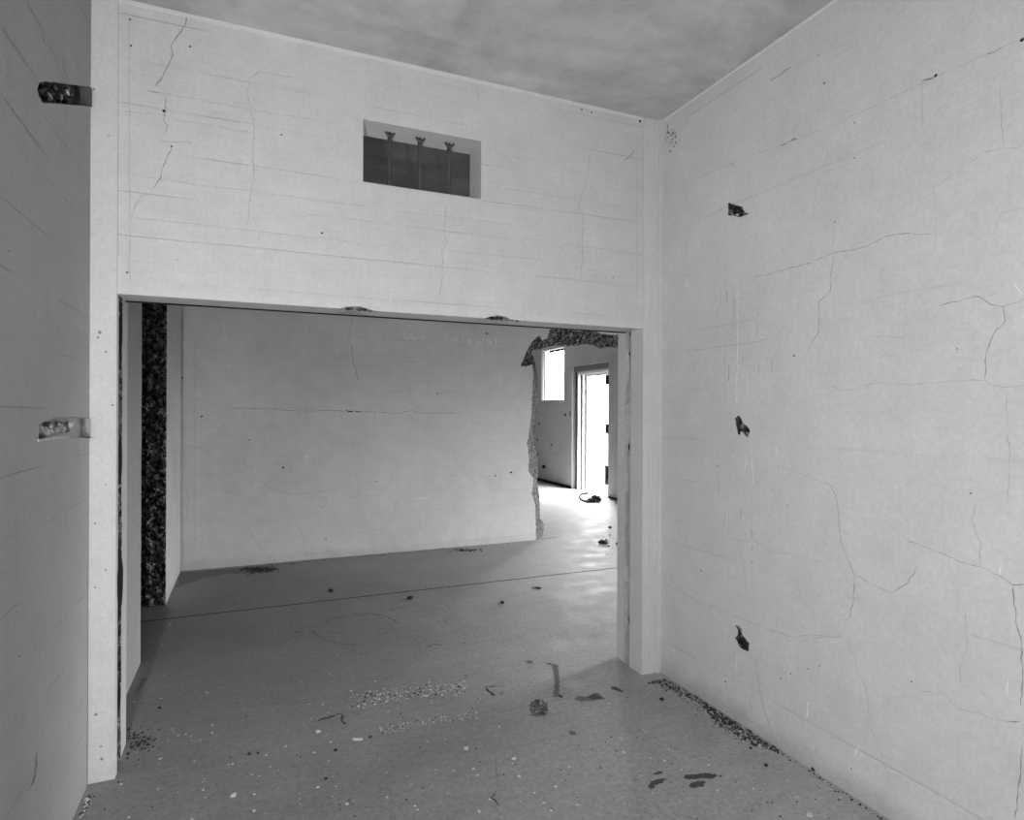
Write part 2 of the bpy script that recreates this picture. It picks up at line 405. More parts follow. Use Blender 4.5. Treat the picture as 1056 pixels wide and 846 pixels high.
# cove at the ceiling
vs = [(-.533, YP, CEIL-.014), (2.183, YP, CEIL-.014), (2.183, YP-.012, CEIL), (-.533, YP-.012, CEIL)]
w.add(vs, [(0, 1, 2, 3)], M_jamb)
fr = lambda px, wd=.0035, mt=M_crackl, wb=1.: ribbon(w, 1, YP, -.0012, px, wd, mt, wb)
fr([(193, 15.4), (191.6, 25), (176, 48), (178, 57), (170, 74), (160, 89)], .005, M_crack)
fr([(150, 93), (166, 96), (171, 101), (171, 114), (169, 125), (173, 130), (169, 139)], .0035, M_crack)
fr([(178, 151), (169, 170), (165.6, 184), (156, 196)], .004, M_crack)
fr([(160, 200), (145, 202), (138.6, 215), (136, 224), (135, 228)])
fr([(305.6, 81), (284.4, 77), (268.5, 74), (258, 80), (254.7, 98), (258, 111), (263, 132.6), (260.5, 154), (262, 180), (258, 201.5), (256.6, 223), (255, 232)], .0045)
for L in ([(149, 93), (202, 102), (258, 113), (345, 127)], [(125, 114.5), (168, 119), (186, 124.6), (218, 129), (258, 136.6)], [(137, 180), (205, 191), (258, 197), (345, 209.5), (393, 213.5)],
          [(137, 225), (171, 228), (262, 238), (376, 251), (418, 255)], [(509, 157.7), (549, 166)], [(507.6, 192.5), (595, 205.7)], [(618.5, 192.5), (655, 199)], [(406.6, 217), (529, 232)],
          [(463, 258.7), (565.6, 268.6)], [(579, 252), (645, 260)], [(133.5, 21), (133, 60), (133.5, 120), (133.5, 170), (134, 300)], [(146, 140), (170, 146), (200, 147)], [(656, 320), (657, 200), (657, 140)]):
    fr(L, .0028, M_crackl, .6)
fr([(460.6, 209), (458, 239), (460.6, 250), (456, 258.7), (457, 275), (453.6, 305)], .0045)
fr([(608, 152.7), (607, 176), (602.6, 192.5), (597, 210.7), (601, 222), (600, 245), (601, 270), (598, 288.5)], .0045)
fr([(490, 90), (492.7, 94), (492.7, 104.7)], .004); fr([(653, 154), (652, 159), (643, 166)], .005, M_crack); fr([(653, 148), (653, 152)], .005, M_crack)
fr([(189, 292), (187, 304)], .003); fr([(268, 236), (266, 253)], .003); fr([(403, 290), (402, 315)], .004, M_scr2)
for u, v, r in ((169, 114.5, .006), (196, 48, .004), (223, 18.5, .004), (610, 116, .005), (332, 240.5, .005), (290, 139, .004), (632, 286, .004), (134, 20, .004), (135, 47, .004), (131, 281, .004), (177, 151, .004), (660, 125, .008), (600, 113, .005), (438, 72, .003)):
    q = on(u, v, 1, YP); lump(w, (q.x, YP, q.z), r, M_black, (1, .25, 1), u)
pj = lambda u, v, r: lump(w, (on(u, v, 1, YF).x, YF, on(u, v, 1, YF).z), r, M_crack, (1, .25, 1), u)
for a in ((103, 343, .007), (101, 348, .005), (109, 363, .004), (98, 540, .004), (116, 418, .005), (109, 500, .003), (109, 588, .004), (99, 737, .006), (105, 783, .006), (104, 770, .004), (98, 606, .004), (112, 140, .003)): pj(*a)
struct(w.build('wall_front'), 'white concrete wall with wide doorway and small barred vent')

# ================================================================== BARS IN THE VENT
blab = ['leftmost of three rusted round bars standing in the small high vent', 'middle of three rusted round bars standing in the small high vent', 'rightmost of three rusted round bars standing in the small high vent']
for i, (u, v) in enumerate(((402, 138), (433, 144), (463, 151))):
    x = on(u, v, 1, 3.215).x; y = 3.215
    e = tag(empty('steel_bar', (x, y, VZ0)), blab[i], 'bar', 'bars in the vent')
    m = MB(); n = 14
    pts = [(random.uniform(-.001, .001), random.uniform(-.001, .001), -.004+(VZ1-VZ0+.006)*k/n) for k in range(n+1)]
    tube(m, pts, [.0088+.0012*noise.noise(Vector((i*4, 0, k*.9))) for k in range(n+1)], M_steel, 12)
    o = m.build('rod', e, True)
    m = MB()   # forked anchor lug at the head of the bar
    zt = VZ1-VZ0
    tube(m, [(0, 0, zt-.055), (0, 0, zt-.03)], [.0125, .0125], M_steel, 8)
    tube(m, [(0, 0, zt-.03), (-.012, -.006, zt-.014), (-.026, -.012, zt-.002)], [.009, .007, .005], M_steel, 8)
    tube(m, [(0, 0, zt-.03), (.012, -.006, zt-.014), (.026, -.012, zt-.002)], [.009, .007, .005], M_steel, 8)
    tube(m, [(0, 0, zt-.03), (0, 0, zt)], [.010, .010], M_steel, 8)
    m.build('anchor_lug', e, True)

# ================================================================== RIGHT WALL
w = MB()
pk = loop_on([(751, 209), (766, 213.5), (767, 217), (769, 219.5), (773, 220), (768, 222.5), (763, 224), (757, 222.8), (751, 222)], 0, XR, .01, .0012)
g1 = loop_on([(758, 431.5), (762, 428.5), (764.5, 432), (766, 437), (770, 439), (773.5, 444), (772.5, 448), (771, 451.5), (768.5, 449), (766, 446), (764, 445), (763, 449), (761, 448), (760.5, 444), (759, 438)], 0, XR, .008, .0012)
g2 = loop_on([(757.5, 644.5), (762, 646), (764.5, 648.5), (765.5, 655), (769, 659), (773, 664), (772, 668), (772, 672), (768, 671), (765, 669), (762, 667), (760, 661), (758, 658), (761, 655), (761, 650)], 0, XR, .008, .0012)
slab(w, 0, XR, XR+.2, rect(YR, 0, YF, CEIL), [], M_right, pits=[pk, g1, g2])
pit(w, 0, XR, 1, pk, .05, M_rub, .8, .12); pit(w, 0, XR, 1, g1, .04, M_rub, .7, .35); pit(w, 0, XR, 1, g2, .04, M_rub, .7, .35)
rw = lambda px, wd=.003, mt=M_crackl, wb=1.: ribbon(w, 0, XR, -.0012, px, wd, mt, wb)
rw([(715.6, 185), (754.8, 169), (782, 158), (811.7, 147.7), (861.6, 128), (907.8, 106.8), (964.8, 80), (1029, 50.5), (1056, 39)], .003)
for a in ([(805, 151), (822, 143)], [(950, 84), (966, 78)], [(1018, 56), (1034, 49)], [(794, 84), (816, 69)]): rw(a, .009, M_crack, 2)
rw([(854.4, 153), (851, 178), (842, 190.5), (839, 217)], .0025)
rw([(772.6, 286.6), (792, 283), (833, 272), (858, 261.7), (893.6, 254.5), (911.4, 243.9), (929, 241.4), (961, 242)], .0035, M_crack)
rw([(859.8, 261.7), (857, 283), (856.5, 300), (844.6, 311.5), (844.6, 343), (838, 351), (833, 363)], .0035, M_crack); rw([(858, 261), (860, 240), (863, 225)], .0025)
rw([(964.8, 258), (965.9, 213.6), (962, 194), (989.7, 176), (1014.6, 156.6), (1056, 151)], .0025)
rw([(1030.6, 85.4), (1032.4, 117.5), (1035, 149.5)], .0025); rw([(1056, 213.6), (1032.4, 220.7), (1021.8, 245.6)], .0025); rw([(950.6, 82), (952, 135)], .0022); rw([(884, 30), (884, 62)], .002)
rw([(706.5, 362), (743, 358), (779, 353), (794, 349)], .004); rw([(783, 291.6), (780, 348)], .0035); rw([(756, 286), (758, 330), (759, 372)], .003)
rw([(853.8, 397.5), (868.7, 402.5), (880, 401), (899.7, 395.6), (942.8, 397), (985.8, 393), (1015.6, 392), (1022, 397), (1038.8, 399.6), (1058, 397)], .0028)
rw([(1015.6, 390.7), (1017, 365.8), (1024, 346), (1037, 331), (1034.8, 316), (1022, 314.5), (1009, 305.6), (989, 311), (969, 315.5)], .0035, M_crack); rw([(1035, 316), (1058, 308)], .003)
rw([(1038, 399.6), (1039, 438.7), (1041.5, 472), (1039, 520)], .003)
rw([(1007.5, 520), (1001.7, 537), (1011, 558.5), (1011, 581.6)], .003)
rw([(936, 558.5), (974.8, 572), (990, 579.7), (1011, 584.7), (1032.5, 595), (1044.8, 603.6), (1058, 602.8)], .003, M_crack)
rw([(1045, 603.6), (1048, 643), (1053.7, 666), (1054.5, 705), (1053, 728)], .0042, M_crack); rw([(1053.7, 770), (1050, 820), (1047, 845)], .004, M_crack)
rw([(857, 500), (864, 520), (867.7, 560), (881, 593), (895.8, 601), (919, 612), (934, 603), (948, 583.5)], .003, M_crack); rw([(842, 470), (852, 500), (863, 505), (864, 520)], .002)
rw([(881.6, 593), (879.7, 624), (875.4, 638.6), (870, 639)], .004, M_crack)
rw([(874, 658.6), (882, 681.7), (894, 712.5), (897.8, 751), (908.5, 774), (912, 790), (919, 803)], .0026)
rw([(840, 658.6), (869, 656.7)], .004); rw([(994, 628), (998, 666), (990, 689), (990, 707), (1009, 712.5), (1025, 724)], .0024)
rw([(948, 712.5), (974.8, 716), (986, 730), (1009, 735.6), (1025, 743), (1052, 745)], .0026); rw([(1036, 745), (1052, 744)], .006, M_crack)
rw([(686, 603), (717, 618), (747.6, 632), (772, 641), (787.5, 647.5), (818, 658), (836.7, 655), (864, 657)], .0035)
rw([(760, 555), (769, 595), (768.5, 617)], .003); rw([(741.4, 554), (781, 560), (799.8, 570.7), (815, 570.7), (852, 581.5)], .0022)
rw([(779, 681), (783, 709), (787.5, 730.5), (796.7, 758), (803, 772)], .0032, M_crack)
rw([(706, 495), (721, 498)], .003); rw([(800, 480), (860, 502)], .002); rw([(690, 770-60), (760, 742-30)], .001)
rw([(960, 280), (1000, 270)], .001); rw([(893, 346), (935, 348)], .002); rw([(903, 370), (950, 360), (985, 345)], .002)
for (x, y0, y1) in ((743, 300, 316), (750, 299, 318), (757, 302, 340), (752, 374, 393), (747, 363, 378), (752, 378, 395), (783, 372, 386), (796, 370, 385), (766, 362, 378), (748, 363, 410), (740, 478, 484), (741, 490, 512), (752, 520, 543), (748, 518, 546), (764, 524, 538), (775, 530, 560), (776, 560, 571), (784, 425, 436), (735, 505, 512), (774, 718, 729), (749, 703, 712), (775, 545, 556)):
    rw([(x, y0), (x+random.uniform(-.6, .6), y1)], .0035, M_crack if y1-y0 < 20 else M_crackl, 1)
for a in ([(1045, 291), (1054, 303)], [(1009, 333), (1008, 338)], [(924, 446), (923.5, 452)], [(1039, 441), (1039, 449)], [(1033, 579), (1030, 594)], [(1040, 701), (1039, 718)], [(886, 768), (881, 781)], [(770, 468), (768, 484)], [(775, 462), (777, 500)], [(761, 300), (760, 420)], [(771, 380), (771, 412)], [(812, 507), (812, 518)], [(801, 460), (801, 468)], [(760, 674), (759, 690)], [(814, 690), (813, 700)], [(834, 722), (832, 742)], [(849, 270), (849, 262)], [(708, 288), (708, 298)], [(741, 298), (740, 306)]):
    rw(a, .0045, M_scr, 1.)
for u, v, r in ((881, 126.5, .004), (881, 163, .004), (850, 86, .006), (844, 57, .004), (965, 78, .008), (1054, 41, .008), (754, 168, .004), (756, 170, .004), (812, 521.5, .004), (740, 481, .005), (861, 229, .004), (987, 360, .003), (1001, 509, .004), (776, 580, .005), (723, 589, .006), (717, 590, .003), (712, 605, .004), (805, 700, .005), (802, 640, .003), (845, 687, .004), (782, 324, .003), (838, 793, .009), (819, 367, .006), (748, 703, .006), (833, 690, .004), (815, 695, .005), (878, 793, .004), (685, 532, .004), (779, 595, .003), (940, 703, .004)):
    q = on(u, v, 0, XR); lump(w, (XR, q.y, q.z), r*.75, M_black, (.25, 1, 1), u)
# spalled patch near the top corner and along the foot
for k in range(46):
    u = random.gauss(692, 4.5); v = random.gauss(143, 6); q = on(u, v, 0, XR)
    if q.y < YF-.03: lump(w, (XR, q.y, q.z), random.uniform(.003, .008), M_stain_shade if k % 2 else M_crackl, (.2, 1, 1), k)
w.add([(XR, YR, CEIL-.018), (XR, YF, CEIL-.008), (XR-.006, YF, CEIL), (XR-.012, YR, CEIL)], [(0, 1, 2, 3)], M_jamb)
rw([(723, 715), (738, 721), (752, 731), (770, 742), (790, 752)], .006, M_crackl)
struct(w.build('wall_right'))

# ================================================================== LEFT WALL (broken through beyond the opening)
w = MB()
pu = [(41, 85), (46, 84), (58, 85), (75, 87.5), (94.2, 90), (94.2, 110), (75, 108.5), (60, 107), (44, 106), (40, 99), (38.5, 92)]
pl = [(41, 437), (56, 431), (75, 430), (94.2, 431.5), (94.2, 452), (76, 451.5), (70, 452), (52, 453.5), (39, 455.5), (40, 446)]
lu = loop_on(pu, 0, XL, .02, .001); ll = loop_on(pl, 0, XL, .02, .001)
YG = on(147, 640, 0, XL).y        # where the wall breaks off
YH = 5.70                          # where it resumes
zs = [CEIL*i/60 for i in range(61)]
endA = [(4.46+.012*noise.noise(Vector((0, 7, z*6)))+.006*noise.noise(Vector((0, 2, z*25))), z) for z in zs]
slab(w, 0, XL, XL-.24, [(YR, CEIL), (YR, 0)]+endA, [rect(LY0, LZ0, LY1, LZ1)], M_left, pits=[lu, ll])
pit(w, 0, XL, -1, lu, .055, plain('pocket_shade', .10, .8, 40, .3), .97, .02); pit(w, 0, XL, -1, ll, .03, M_left, .97, .02)  # upper pocket coloured dark for the shadow inside it
# resumed part with a thick ragged broken end facing the viewer
endB = [(YH+.02*noise.noise(Vector((5, 7, z*7))), z) for z in zs]
face(w, 0, XL, [(YB2, CEIL), (YB2, 0)]+endB, [], M_back); face(w, 0, XL-.26, [(YB2, CEIL), (YB2, 0)]+endB, [], M_back)
K = 24; vs = []; fs = []
for i, (y, z) in enumerate(resample(endB, .015)):
    for k in range(K+1):
        x = XL-.26*k/K; e = min(1, k/2., (K-k)/2.)
        d = e*(.03*noise.noise(Vector((x*22, 3, z*17)))+.018*noise.noise(Vector((x*60, 9, z*55)))-.012*abs(noise.noise(Vector((x*9, 1, z*5)))))
        if k > K*.55: d += .03*e
        vs.append((x, y+d, z))
n = K+1; R = len(vs)//n
for i in range(R-1):
    for k in range(K): q = i*n+k; fs.append((q, q+1, q+n+1, q+n))
w.add(vs, fs, M_rub)
lf = lambda px, wd=.004, mt=M_crack, wb=1.: ribbon(w, 0, XL, .0012, px, wd, mt, wb)
lf([(0, 26), (37, 80)], .004); lf([(26, 0), (45, 33), (66, 82)], .004); lf([(77.5, 0), (94, 27)], .004); lf([(0, 97), (36, 145), (50, 166)], .004)
lf([(64.5, 27), (65.5, 72), (72, 86)], .006); lf([(67, 109), (69, 170)], .005); lf([(70, 190), (71, 260)], .002, M_crackl)
lf([(37.4, 775), (36.5, 798), (29.7, 816)], .006, M_black, 2); lf([(65, 611), (65, 697)], .003, M_crackl); lf([(37, 720), (37, 748)], .002)
lf([(40, 300), (39, 330)], .003, M_scr); lf([(71, 330), (92, 342)], .002, M_scr2)
lf([(0, 243), (40, 270), (60, 284)], .002, M_crackl); lf([(72, 460), (74, 520)], .002, M_crackl)
for u, v, r in ((45, 42, .005), (82, 38, .004), (9, 259, .004), (45, 538, .004), (20, 677, .005), (41, 679, .003), (71, 549, .005), (69, 697, .005), (69, 710, .005), (90, 606, .004), (24, 242, .003), (27, 400, .004), (95, 20, .008), (39, 634, .003)):
    q = on(u, v, 0, XL); lump(w, (XL, q.y, q.z), r*.7, M_black, (.25, 1, 1), u)
lf([(179.5, 330), (178.5, 610)], .006, M_crackl)
struct(w.build('wall_left'))
# broken anchors left in the two pockets
def pocket_rubble(name, label, pts, x, r, mats, seed, cat='rubble'):
    q0 = on(*pts[0], 0, x); m = MB(); random.seed(seed)
    for k, (u, v) in enumerate(pts):
        for t in range(6):
            q = on(u+random.uniform(-3.5, 3.5), v+random.uniform(-4, 4), 0, x)
            lump(m, (q.x-q0.x+random.uniform(-.006, .006), q.y-q0.y, q.z-q0.z), r*random.uniform(.5, 1.15), mats[(k+t) % len(mats)], (.7, 1.3, .7), k*7+t+seed)
    o = m.build(name); o.location = q0
    return tag(o, label, cat)
pocket_rubble('anchor_rubble', 'dark broken mortar and rusted anchor in the upper pocket of the left wall', [(45, 95), (51, 97), (57, 94), (63, 99), (69, 97)], XL-.035, .016, [M_rub, M_dark, M_rub, M_putty], 3)
pocket_rubble('anchor_rubble', 'pale crumbling mortar plug in the lower pocket of the left wall', [(44, 445), (51, 442), (57, 441), (63, 440), (68, 441)], XL-.022, .019, [M_putty, M_putty, M_rubl, M_left], 5)
m = MB(); a = on(39, 454.5, 0, XL); b = on(71, 451, 0, XL); tube(m, [(0, 0, 0), tuple((b-a)*.5+Vector((.004, 0, .002))), tuple(b-a)], [.004, .007, .005], M_putty, 6)
o = m.build('mortar_ledge'); o.location = a; tag(o, 'thin white ledge of mortar along the bottom of the lower left-wall pocket', 'mortar')
pocket_rubble('anchor_rubble', 'bent pale scrap inside the small square pocket high on the right wall', [(757, 219), (762, 219)], XR+.03, .010, [M_putty, M_dark, M_dark], 8)
pocket_rubble('anchor_rubble', 'dark crumbled stone filling the gouge at eye level on the right wall', [(761, 438), (765, 442), (769, 445)], XR+.022, .010, [M_rub, M_stone], 9)
pocket_rubble('anchor_rubble', 'dark crumbled stone filling the lowest gouge on the right wall', [(762, 652), (765, 661), (769, 666)], XR+.022, .010, [M_rub, M_stone], 10)
random.seed(21)

# ================================================================== BACK WALL OF THE SECOND ROOM (hole knocked through)
w = MB()
outer = [(552.7, 557), (552.7, 549.5), (552, 521), (548.5, 509.7), (550, 494), (545, 485.5), (545.6, 471), (543.5, 458.5), (548, 430), (549, 404), (550, 387), (549, 376), (543, 378), (536.5, 377.5), (540, 371), (543, 362), (548.5, 353), (556, 346), (559, 351.5), (564.6, 348.5), (567, 339.6), (584.7, 340), (597.4, 341.7), (608, 340.6), (623, 345), (640, 345.4), (660, 347), (700, 353)]
inner = [(560.5, 554), (560.8, 541), (557, 535), (556.5, 520), (556, 509.7), (554, 497), (555.6, 482.7), (553.4, 468.5), (549, 450), (553, 437.7), (554.6, 416), (553.8, 388.5), (551, 372), (549, 366), (548, 363), (549, 362), (550.6, 361.5), (553, 361), (557, 360), (562, 358.5), (568.7, 356.6), (589, 357), (603.8, 355), (612, 356), (618.7, 360), (625, 358), (639, 358.7), (700, 366)]
def par(pts, ax, val, N):
    q = [on(u, v, ax, val) for u, v in pts]; q = [(max(.0, p.x), max(0, p.z)) for p in q]
    acc = [0]
    for a, b in zip(q, q[1:]): acc.append(acc[-1]+math.dist(a, b))
    return q, acc
qf, acc = par(outer, 1, YB, 0); qb, _ = par(inner, 1, YB2, 0)
qb = [(a, max(0, b)) for a, b in qb]; qf[0] = (qf[0][0], 0); qb[0] = (qb[0][0], 0)
NS = 420; Fp = []; Bp = []
for i in range(NS+1):
    s = acc[-1]*i/NS; k = 0
    while k < len(acc)-2 and acc[k+1] < s: k += 1
    t = (s-acc[k])/(acc[k+1]-acc[k] or 1)
    j = (noise.noise(Vector((s*16, 1, 0)))*.012+noise.noise(Vector((s*50, 4, 0)))*.008, noise.noise(Vector((s*16, 9, 0)))*.012+noise.noise(Vector((s*50, 14, 0)))*.008)
    a = [qf[k][c]+(qf[k+1][c]-qf[k][c])*t for c in (0, 1)]; b = [qb[k][c]+(qb[k+1][c]-qb[k][c])*t for c in (0, 1)]
    Fp.append((a[0]+j[0], max(0, a[1]+j[1]))); Bp.append((b[0]-j[1], max(0, b[1]+j[0]*1.4)))
rx, rz = 5.35, Fp[-1][1]
bz = Bp[-1][1]
half_l = [(XL, 0)]+[(XL, CEIL), (XO, CEIL), (XO, 0), (rx, 0), (rx, rz)]+Fp[::-1]
face(w, 1, YB, half_l, [], M_back)
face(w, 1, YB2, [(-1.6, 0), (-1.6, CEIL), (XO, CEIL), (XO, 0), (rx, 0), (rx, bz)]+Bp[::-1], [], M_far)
w.add([(rx, YB, 0), (rx, YB2, 0), (rx, YB2, bz), (rx, YB, rz), (Fp[-1][0], YB, rz), (Bp[-1][0], YB2, bz)], [(0, 1, 2, 3), (3, 2, 5, 4)], M_rub)
K = 12; vs = []; fs = []; ml = []
for i in range(NS+1):
    a = Fp[i]; b = Bp[i]
    for k in range(K+1):
        t = k/K; e = math.sin(math.pi*min(1, t))**.5 if 0 < t < 1 else 0
        x = a[0]+(b[0]-a[0])*t; z = a[1]+(b[1]-a[1])*t; y = YB+(YB2-YB)*t
        s = Vector((x*20, y*20, z*20)); dn = e*(.028*noise.noise(s)+.02*noise.noise(s*2.7))
        vs.append((x+dn, y+dn*.5, max(0, z+dn)))
n = K+1
isplit = next(i for i in range(NS+1) if acc[-1]*i/NS > acc[11])
def addrows(i0, i1, mat):
    sub = vs[i0*n:(i1+1)*n]; fs = []
    for i in range(i1-i0):
        for k in range(K): q = i*n+k; fs.append((q, q+1, q+n+1, q+n))
    w.add(sub, fs, mat)
addrows(0, isplit, M_rubl); addrows(isplit, NS, M_rub)
bw = lambda px, wd=.006, mt=M_crackl, wb=1.: ribbon(w, 1, YB, -.0015, px, wd, mt, wb)
bw([(363.7, 327), (361, 340), (359, 350.7)], .006, M_crack); bw([(361.8, 353.6), (363.7, 372.5), (367, 382), (369, 391), (373, 393)], .008, M_crack)
bw([(238, 421), (274.7, 421.7), (308.8, 424), (344.8, 423.6), (380, 425), (413.6, 426), (424, 423), (430, 426), (470, 426)], .007, M_crack)
bw([(356, 423.8), (364, 425)], .02, M_black, 2); bw([(366, 425), (373, 425)], .013, M_black, 2)
bw([(430.6, 393), (472, 393)], .006); bw([(474.5, 332), (475, 409)], .004); bw([(478.3, 332.7), (478, 409.4)], .005); bw([(500.7, 334.6), (500.7, 389.5)], .004); bw([(386, 425), (387.5, 452)], .005)
bw([(347, 395), (347, 423)], .005); bw([(478, 409.5), (548, 411.5)], .004); bw([(505, 345.5), (552, 344.5)], .004)
bw([(191, 460), (208, 462), (225.5, 474.6), (238.7, 485), (257.7, 489), (280, 504), (301, 510), (322, 508.7), (346.7, 504.5)], .007, M_crackl)
bw([(203, 490), (239, 489)], .004); bw([(255.8, 544.7), (271, 570)], .006); bw([(309.7, 544.7), (316, 571)], .006); bw([(366.6, 484), (370, 505), (369, 525.8)], .006)
bw([(189.5, 497), (194, 512.5), (193, 535)], .007); bw([(200.8, 350), (200.8, 440), (200.5, 500), (200, 588)], .005, M_crackl); bw([(425, 514.5), (440, 514)], .006, M_scr2)
bw([(505, 490), (505.5, 505)], .004); bw([(230, 331), (232, 350), (241, 360), (254, 376)], .006, M_scr2, 2); bw([(193, 395), (194, 385), (204, 380)], .008, M_scr2)
bw([(315, 333), (315, 343)], .007, M_scr2)
for k in range(7):
    u = random.uniform(215, 420); v = random.uniform(338, 400); bw([(u, v), (u+random.uniform(25, 70), v+random.uniform(.2, .8))], .004, M_crackl)
for u, v, r in ((292, 482.5, .010), (527, 487.5, .014), (511, 491, .010), (257, 454, .007), (388, 496.5, .007), (208, 429.5, .009), (336, 513, .006), (451, 406, .008), (332, 523, .006), (336, 555.5, .007), (502, 344, .012), (188, 390, .008)):
    q = on(u, v, 1, YB); lump(w, (q.x, YB, q.z), r, M_black, (1.2, .2, .8), u)
for u, v, r in ((312, 429.5, .012), (317, 471.5, .014), (224, 438.5, .008), (270, 438.5, .008), (205, 408, .014), (483, 584-30, .006)):
    q = on(u, v, 1, YB); lump(w, (q.x, YB, q.z), r*.8, M_scr2, (1, .2, .8), u, 2, .8)
# scratched writing: faint letters and the date 1-16-4
def stroke(p): bw(p, .014, M_scr2, 1.2)
stroke([(414, 342), (416.5, 345), (420, 351.5), (425, 342.5)]); stroke([(419, 339), (422, 337), (425, 336.5)])
stroke([(425, 345), (425, 350.5), (427.5, 351.5), (429, 348.5)]); stroke([(436, 347), (433, 348), (436, 351), (433.5, 354)]); stroke([(410, 354), (414, 353.5)])
stroke([(461.5, 346), (461.5, 354.5)]); stroke([(459.5, 347.5), (461.5, 346)]); stroke([(465.5, 351), (472, 351)]); stroke([(478, 347), (477.5, 355)])
stroke([(485, 348.5), (482.5, 352), (483.5, 355.5), (486.5, 354.5), (486, 352), (483, 352.5)]); stroke([(491, 353.8), (497, 353.2)])
stroke([(502, 349.5), (504, 354), (507, 353)]); stroke([(505.5, 349.5), (506.5, 357)]); stroke([(511, 350), (511.5, 357), (515, 357)])
# small kick of plaster at the foot
bw([(270, 580.5), (330, 576.5), (440, 567.5), (500, 562)], .010, M_crackl, 1.4)
struct(w.build('wall_back'), 'concrete wall with a ragged hole knocked through at its right end')

# ================================================================== FAR ROOM: outer wall with window and doorway
w = MB()
DY0, DY1, DZ = 9.715, 10.905, 2.36
WY0, WY1, WZ0, WZ1 = 11.37, 12.42, 1.80, 2.96
SY0, SY1, SZ = 4.0, 5.1, 1.9
XW = XO+.28
out = [(YFB-.2, 0), (SY0, 0), (SY0, SZ), (SY1, SZ), (SY1, 0), (DY0-.10, 0), (DY0-.10, DZ+.13), (DY1+.10, DZ+.13), (DY1+.10, 0), (YE+.2, 0), (YE+.2, CEIL), (YFB-.2, CEIL)]
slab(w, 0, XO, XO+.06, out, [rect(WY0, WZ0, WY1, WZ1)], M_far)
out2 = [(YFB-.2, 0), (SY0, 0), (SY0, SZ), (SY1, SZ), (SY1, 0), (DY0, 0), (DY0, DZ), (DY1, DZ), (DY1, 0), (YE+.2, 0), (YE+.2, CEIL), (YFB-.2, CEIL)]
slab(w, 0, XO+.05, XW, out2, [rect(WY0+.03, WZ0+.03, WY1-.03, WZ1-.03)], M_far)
for u, v, r in ((583, 428, .022), (554, 453.5, .02), (568.5, 459, .018), (560.5, 481.5, .03), (561.5, 481.5, .03), (560, 481.7, .03), (566, 455, .01), (554, 469, .014), (551.5, 459, .015), (556, 437.5, .02)):
    q = on(u, v, 0, XO); lump(w, (XO, q.y, q.z), r*1.3, M_black, (.2, 1.4, 1), u)
q = on(588, 427, 0, XO); w.box((XO-.004, q.y-.02, q.z-.05), (XO, q.y+.02, q.z+.05), M_black)
ribbon(w, 0, XO, -.002, [(553, 468.3), (575, 468.3)], .012, M_crack); ribbon(w, 0, XO, -.002, [(553, 443), (566, 444), (590, 446)], .012, M_crackl)
ribbon(w, 0, XO, -.002, [(589, 372.5), (603, 371), (638, 366)], .012, M_crackl)
struct(w.build('wall_outer'), 'outer wall of the far room with doorway and window')
# door lining
e = struct(empty('door_1', (XO, DY0, 0)))
def lb(mb, a, b, mat): mb.box(tuple(a[i]-e.location[i] for i in range(3)), tuple(b[i]-e.location[i] for i in range(3)), mat)
m = MB(); lb(m, (XO+.06, DY1-.05, 0), (XO+.11, DY1, DZ), M_jamb); lb(m, (XO+.15, DY1-.085, 0), (XO+.19, DY1, DZ), M_jamb); lb(m, (XO+.22, DY1-.13, 0), (XW, DY1, DZ), M_jamb)
lb(m, (XO+.06, DY0, DZ-.04), (XO+.11, DY1, DZ), M_jamb); lb(m, (XO+.2, DY0, DZ-.08), (XW, DY1, DZ), M_jamb); m.build('door_lining', e)
m = MB(); lb(m, (XO+.115, DY1-.03, 0), (XO+.145, DY1, DZ), M_black); lb(m, (XO+.195, DY1-.06, 0), (XO+.215, DY1, DZ), M_dark); m.build('rebate', e)
m = MB(); lb(m, (XO+.045, DY1, 0), (XO+.062, DY1+.035, DZ+.1), M_black); lb(m, (XO+.04, DY0-.1, DZ+.02), (XO+.049, DY1+.1, DZ+.125), plain('lintel_shade', .16, .9)); m.build('rough_frame', e)  # dark band over the door paints the shade under the recess
for v0, v1 in ((387, 397), (437, 447), (480, 500)):
    z1 = on(624, v0, 0, XO).z; z0 = on(624, v1, 0, XO).z; m = MB()
    lb(m, (XO+.01, DY0-.07, z0), (XO+.075, DY0+.035, z1), M_dark)
    zc = (z0+z1)/2-e.location.z; tube(m, [(-.004, -.05, zc-.06), (-.004, -.05, zc+.06)], .018, M_dark, 8); m.build('hinge', e)
# window lining
e = struct(empty('window_1', (XO, WY0, WZ0)))
m = MB(); t = .028
for a, b in (((XO-.012, WY0-.02, WZ0-.09), (XO+.02, WY1+.03, WZ0-.055)), ((XO+.02, WY0, WZ0), (XO+.06, WY0+t, WZ1)), ((XO+.02, WY1-t, WZ0), (XO+.06, WY1, WZ1)), ((XO+.02, WY0, WZ1-t), (XO+.06, WY1, WZ1)), ((XO-.02, WY0-.02, WZ0-.045), (XO+.08, WY1+.03, WZ0+.015))):
    lb(m, a, b, M_far)
m.build('window_frame', e)
m = MB(); lb(m, (XO+.03, WY0+.03, WZ1-.10), (XO+.055, WY1-.33, WZ1-.055), M_dark); m.build('top_catch', e)
m = MB()  # white panel standing in for the brightly lit far reveal
lb(m, (XO+.06, WY1-.075, WZ0+.03), (XO+.40, WY1-.045, WZ1-.06), M_scr)
m.build('lit_reveal', e)
m = MB(); lb(m, (XO+.16, WY1-.11, 2.36), (XO+.24, WY1-.075, 2.50), plain('latch_grey', .25)); m.build('latch', e)

# black strip painting in the shadow gap along the foot of that wall
b = MB(); b.box((XO-.012, YB2, 0), (XO, DY0-.10, .035), M_black); b.box((XO-.02, DY1+.10, 0), (XO, YE, .06), M_black); struct(b.build('shadow_gap_outer'))
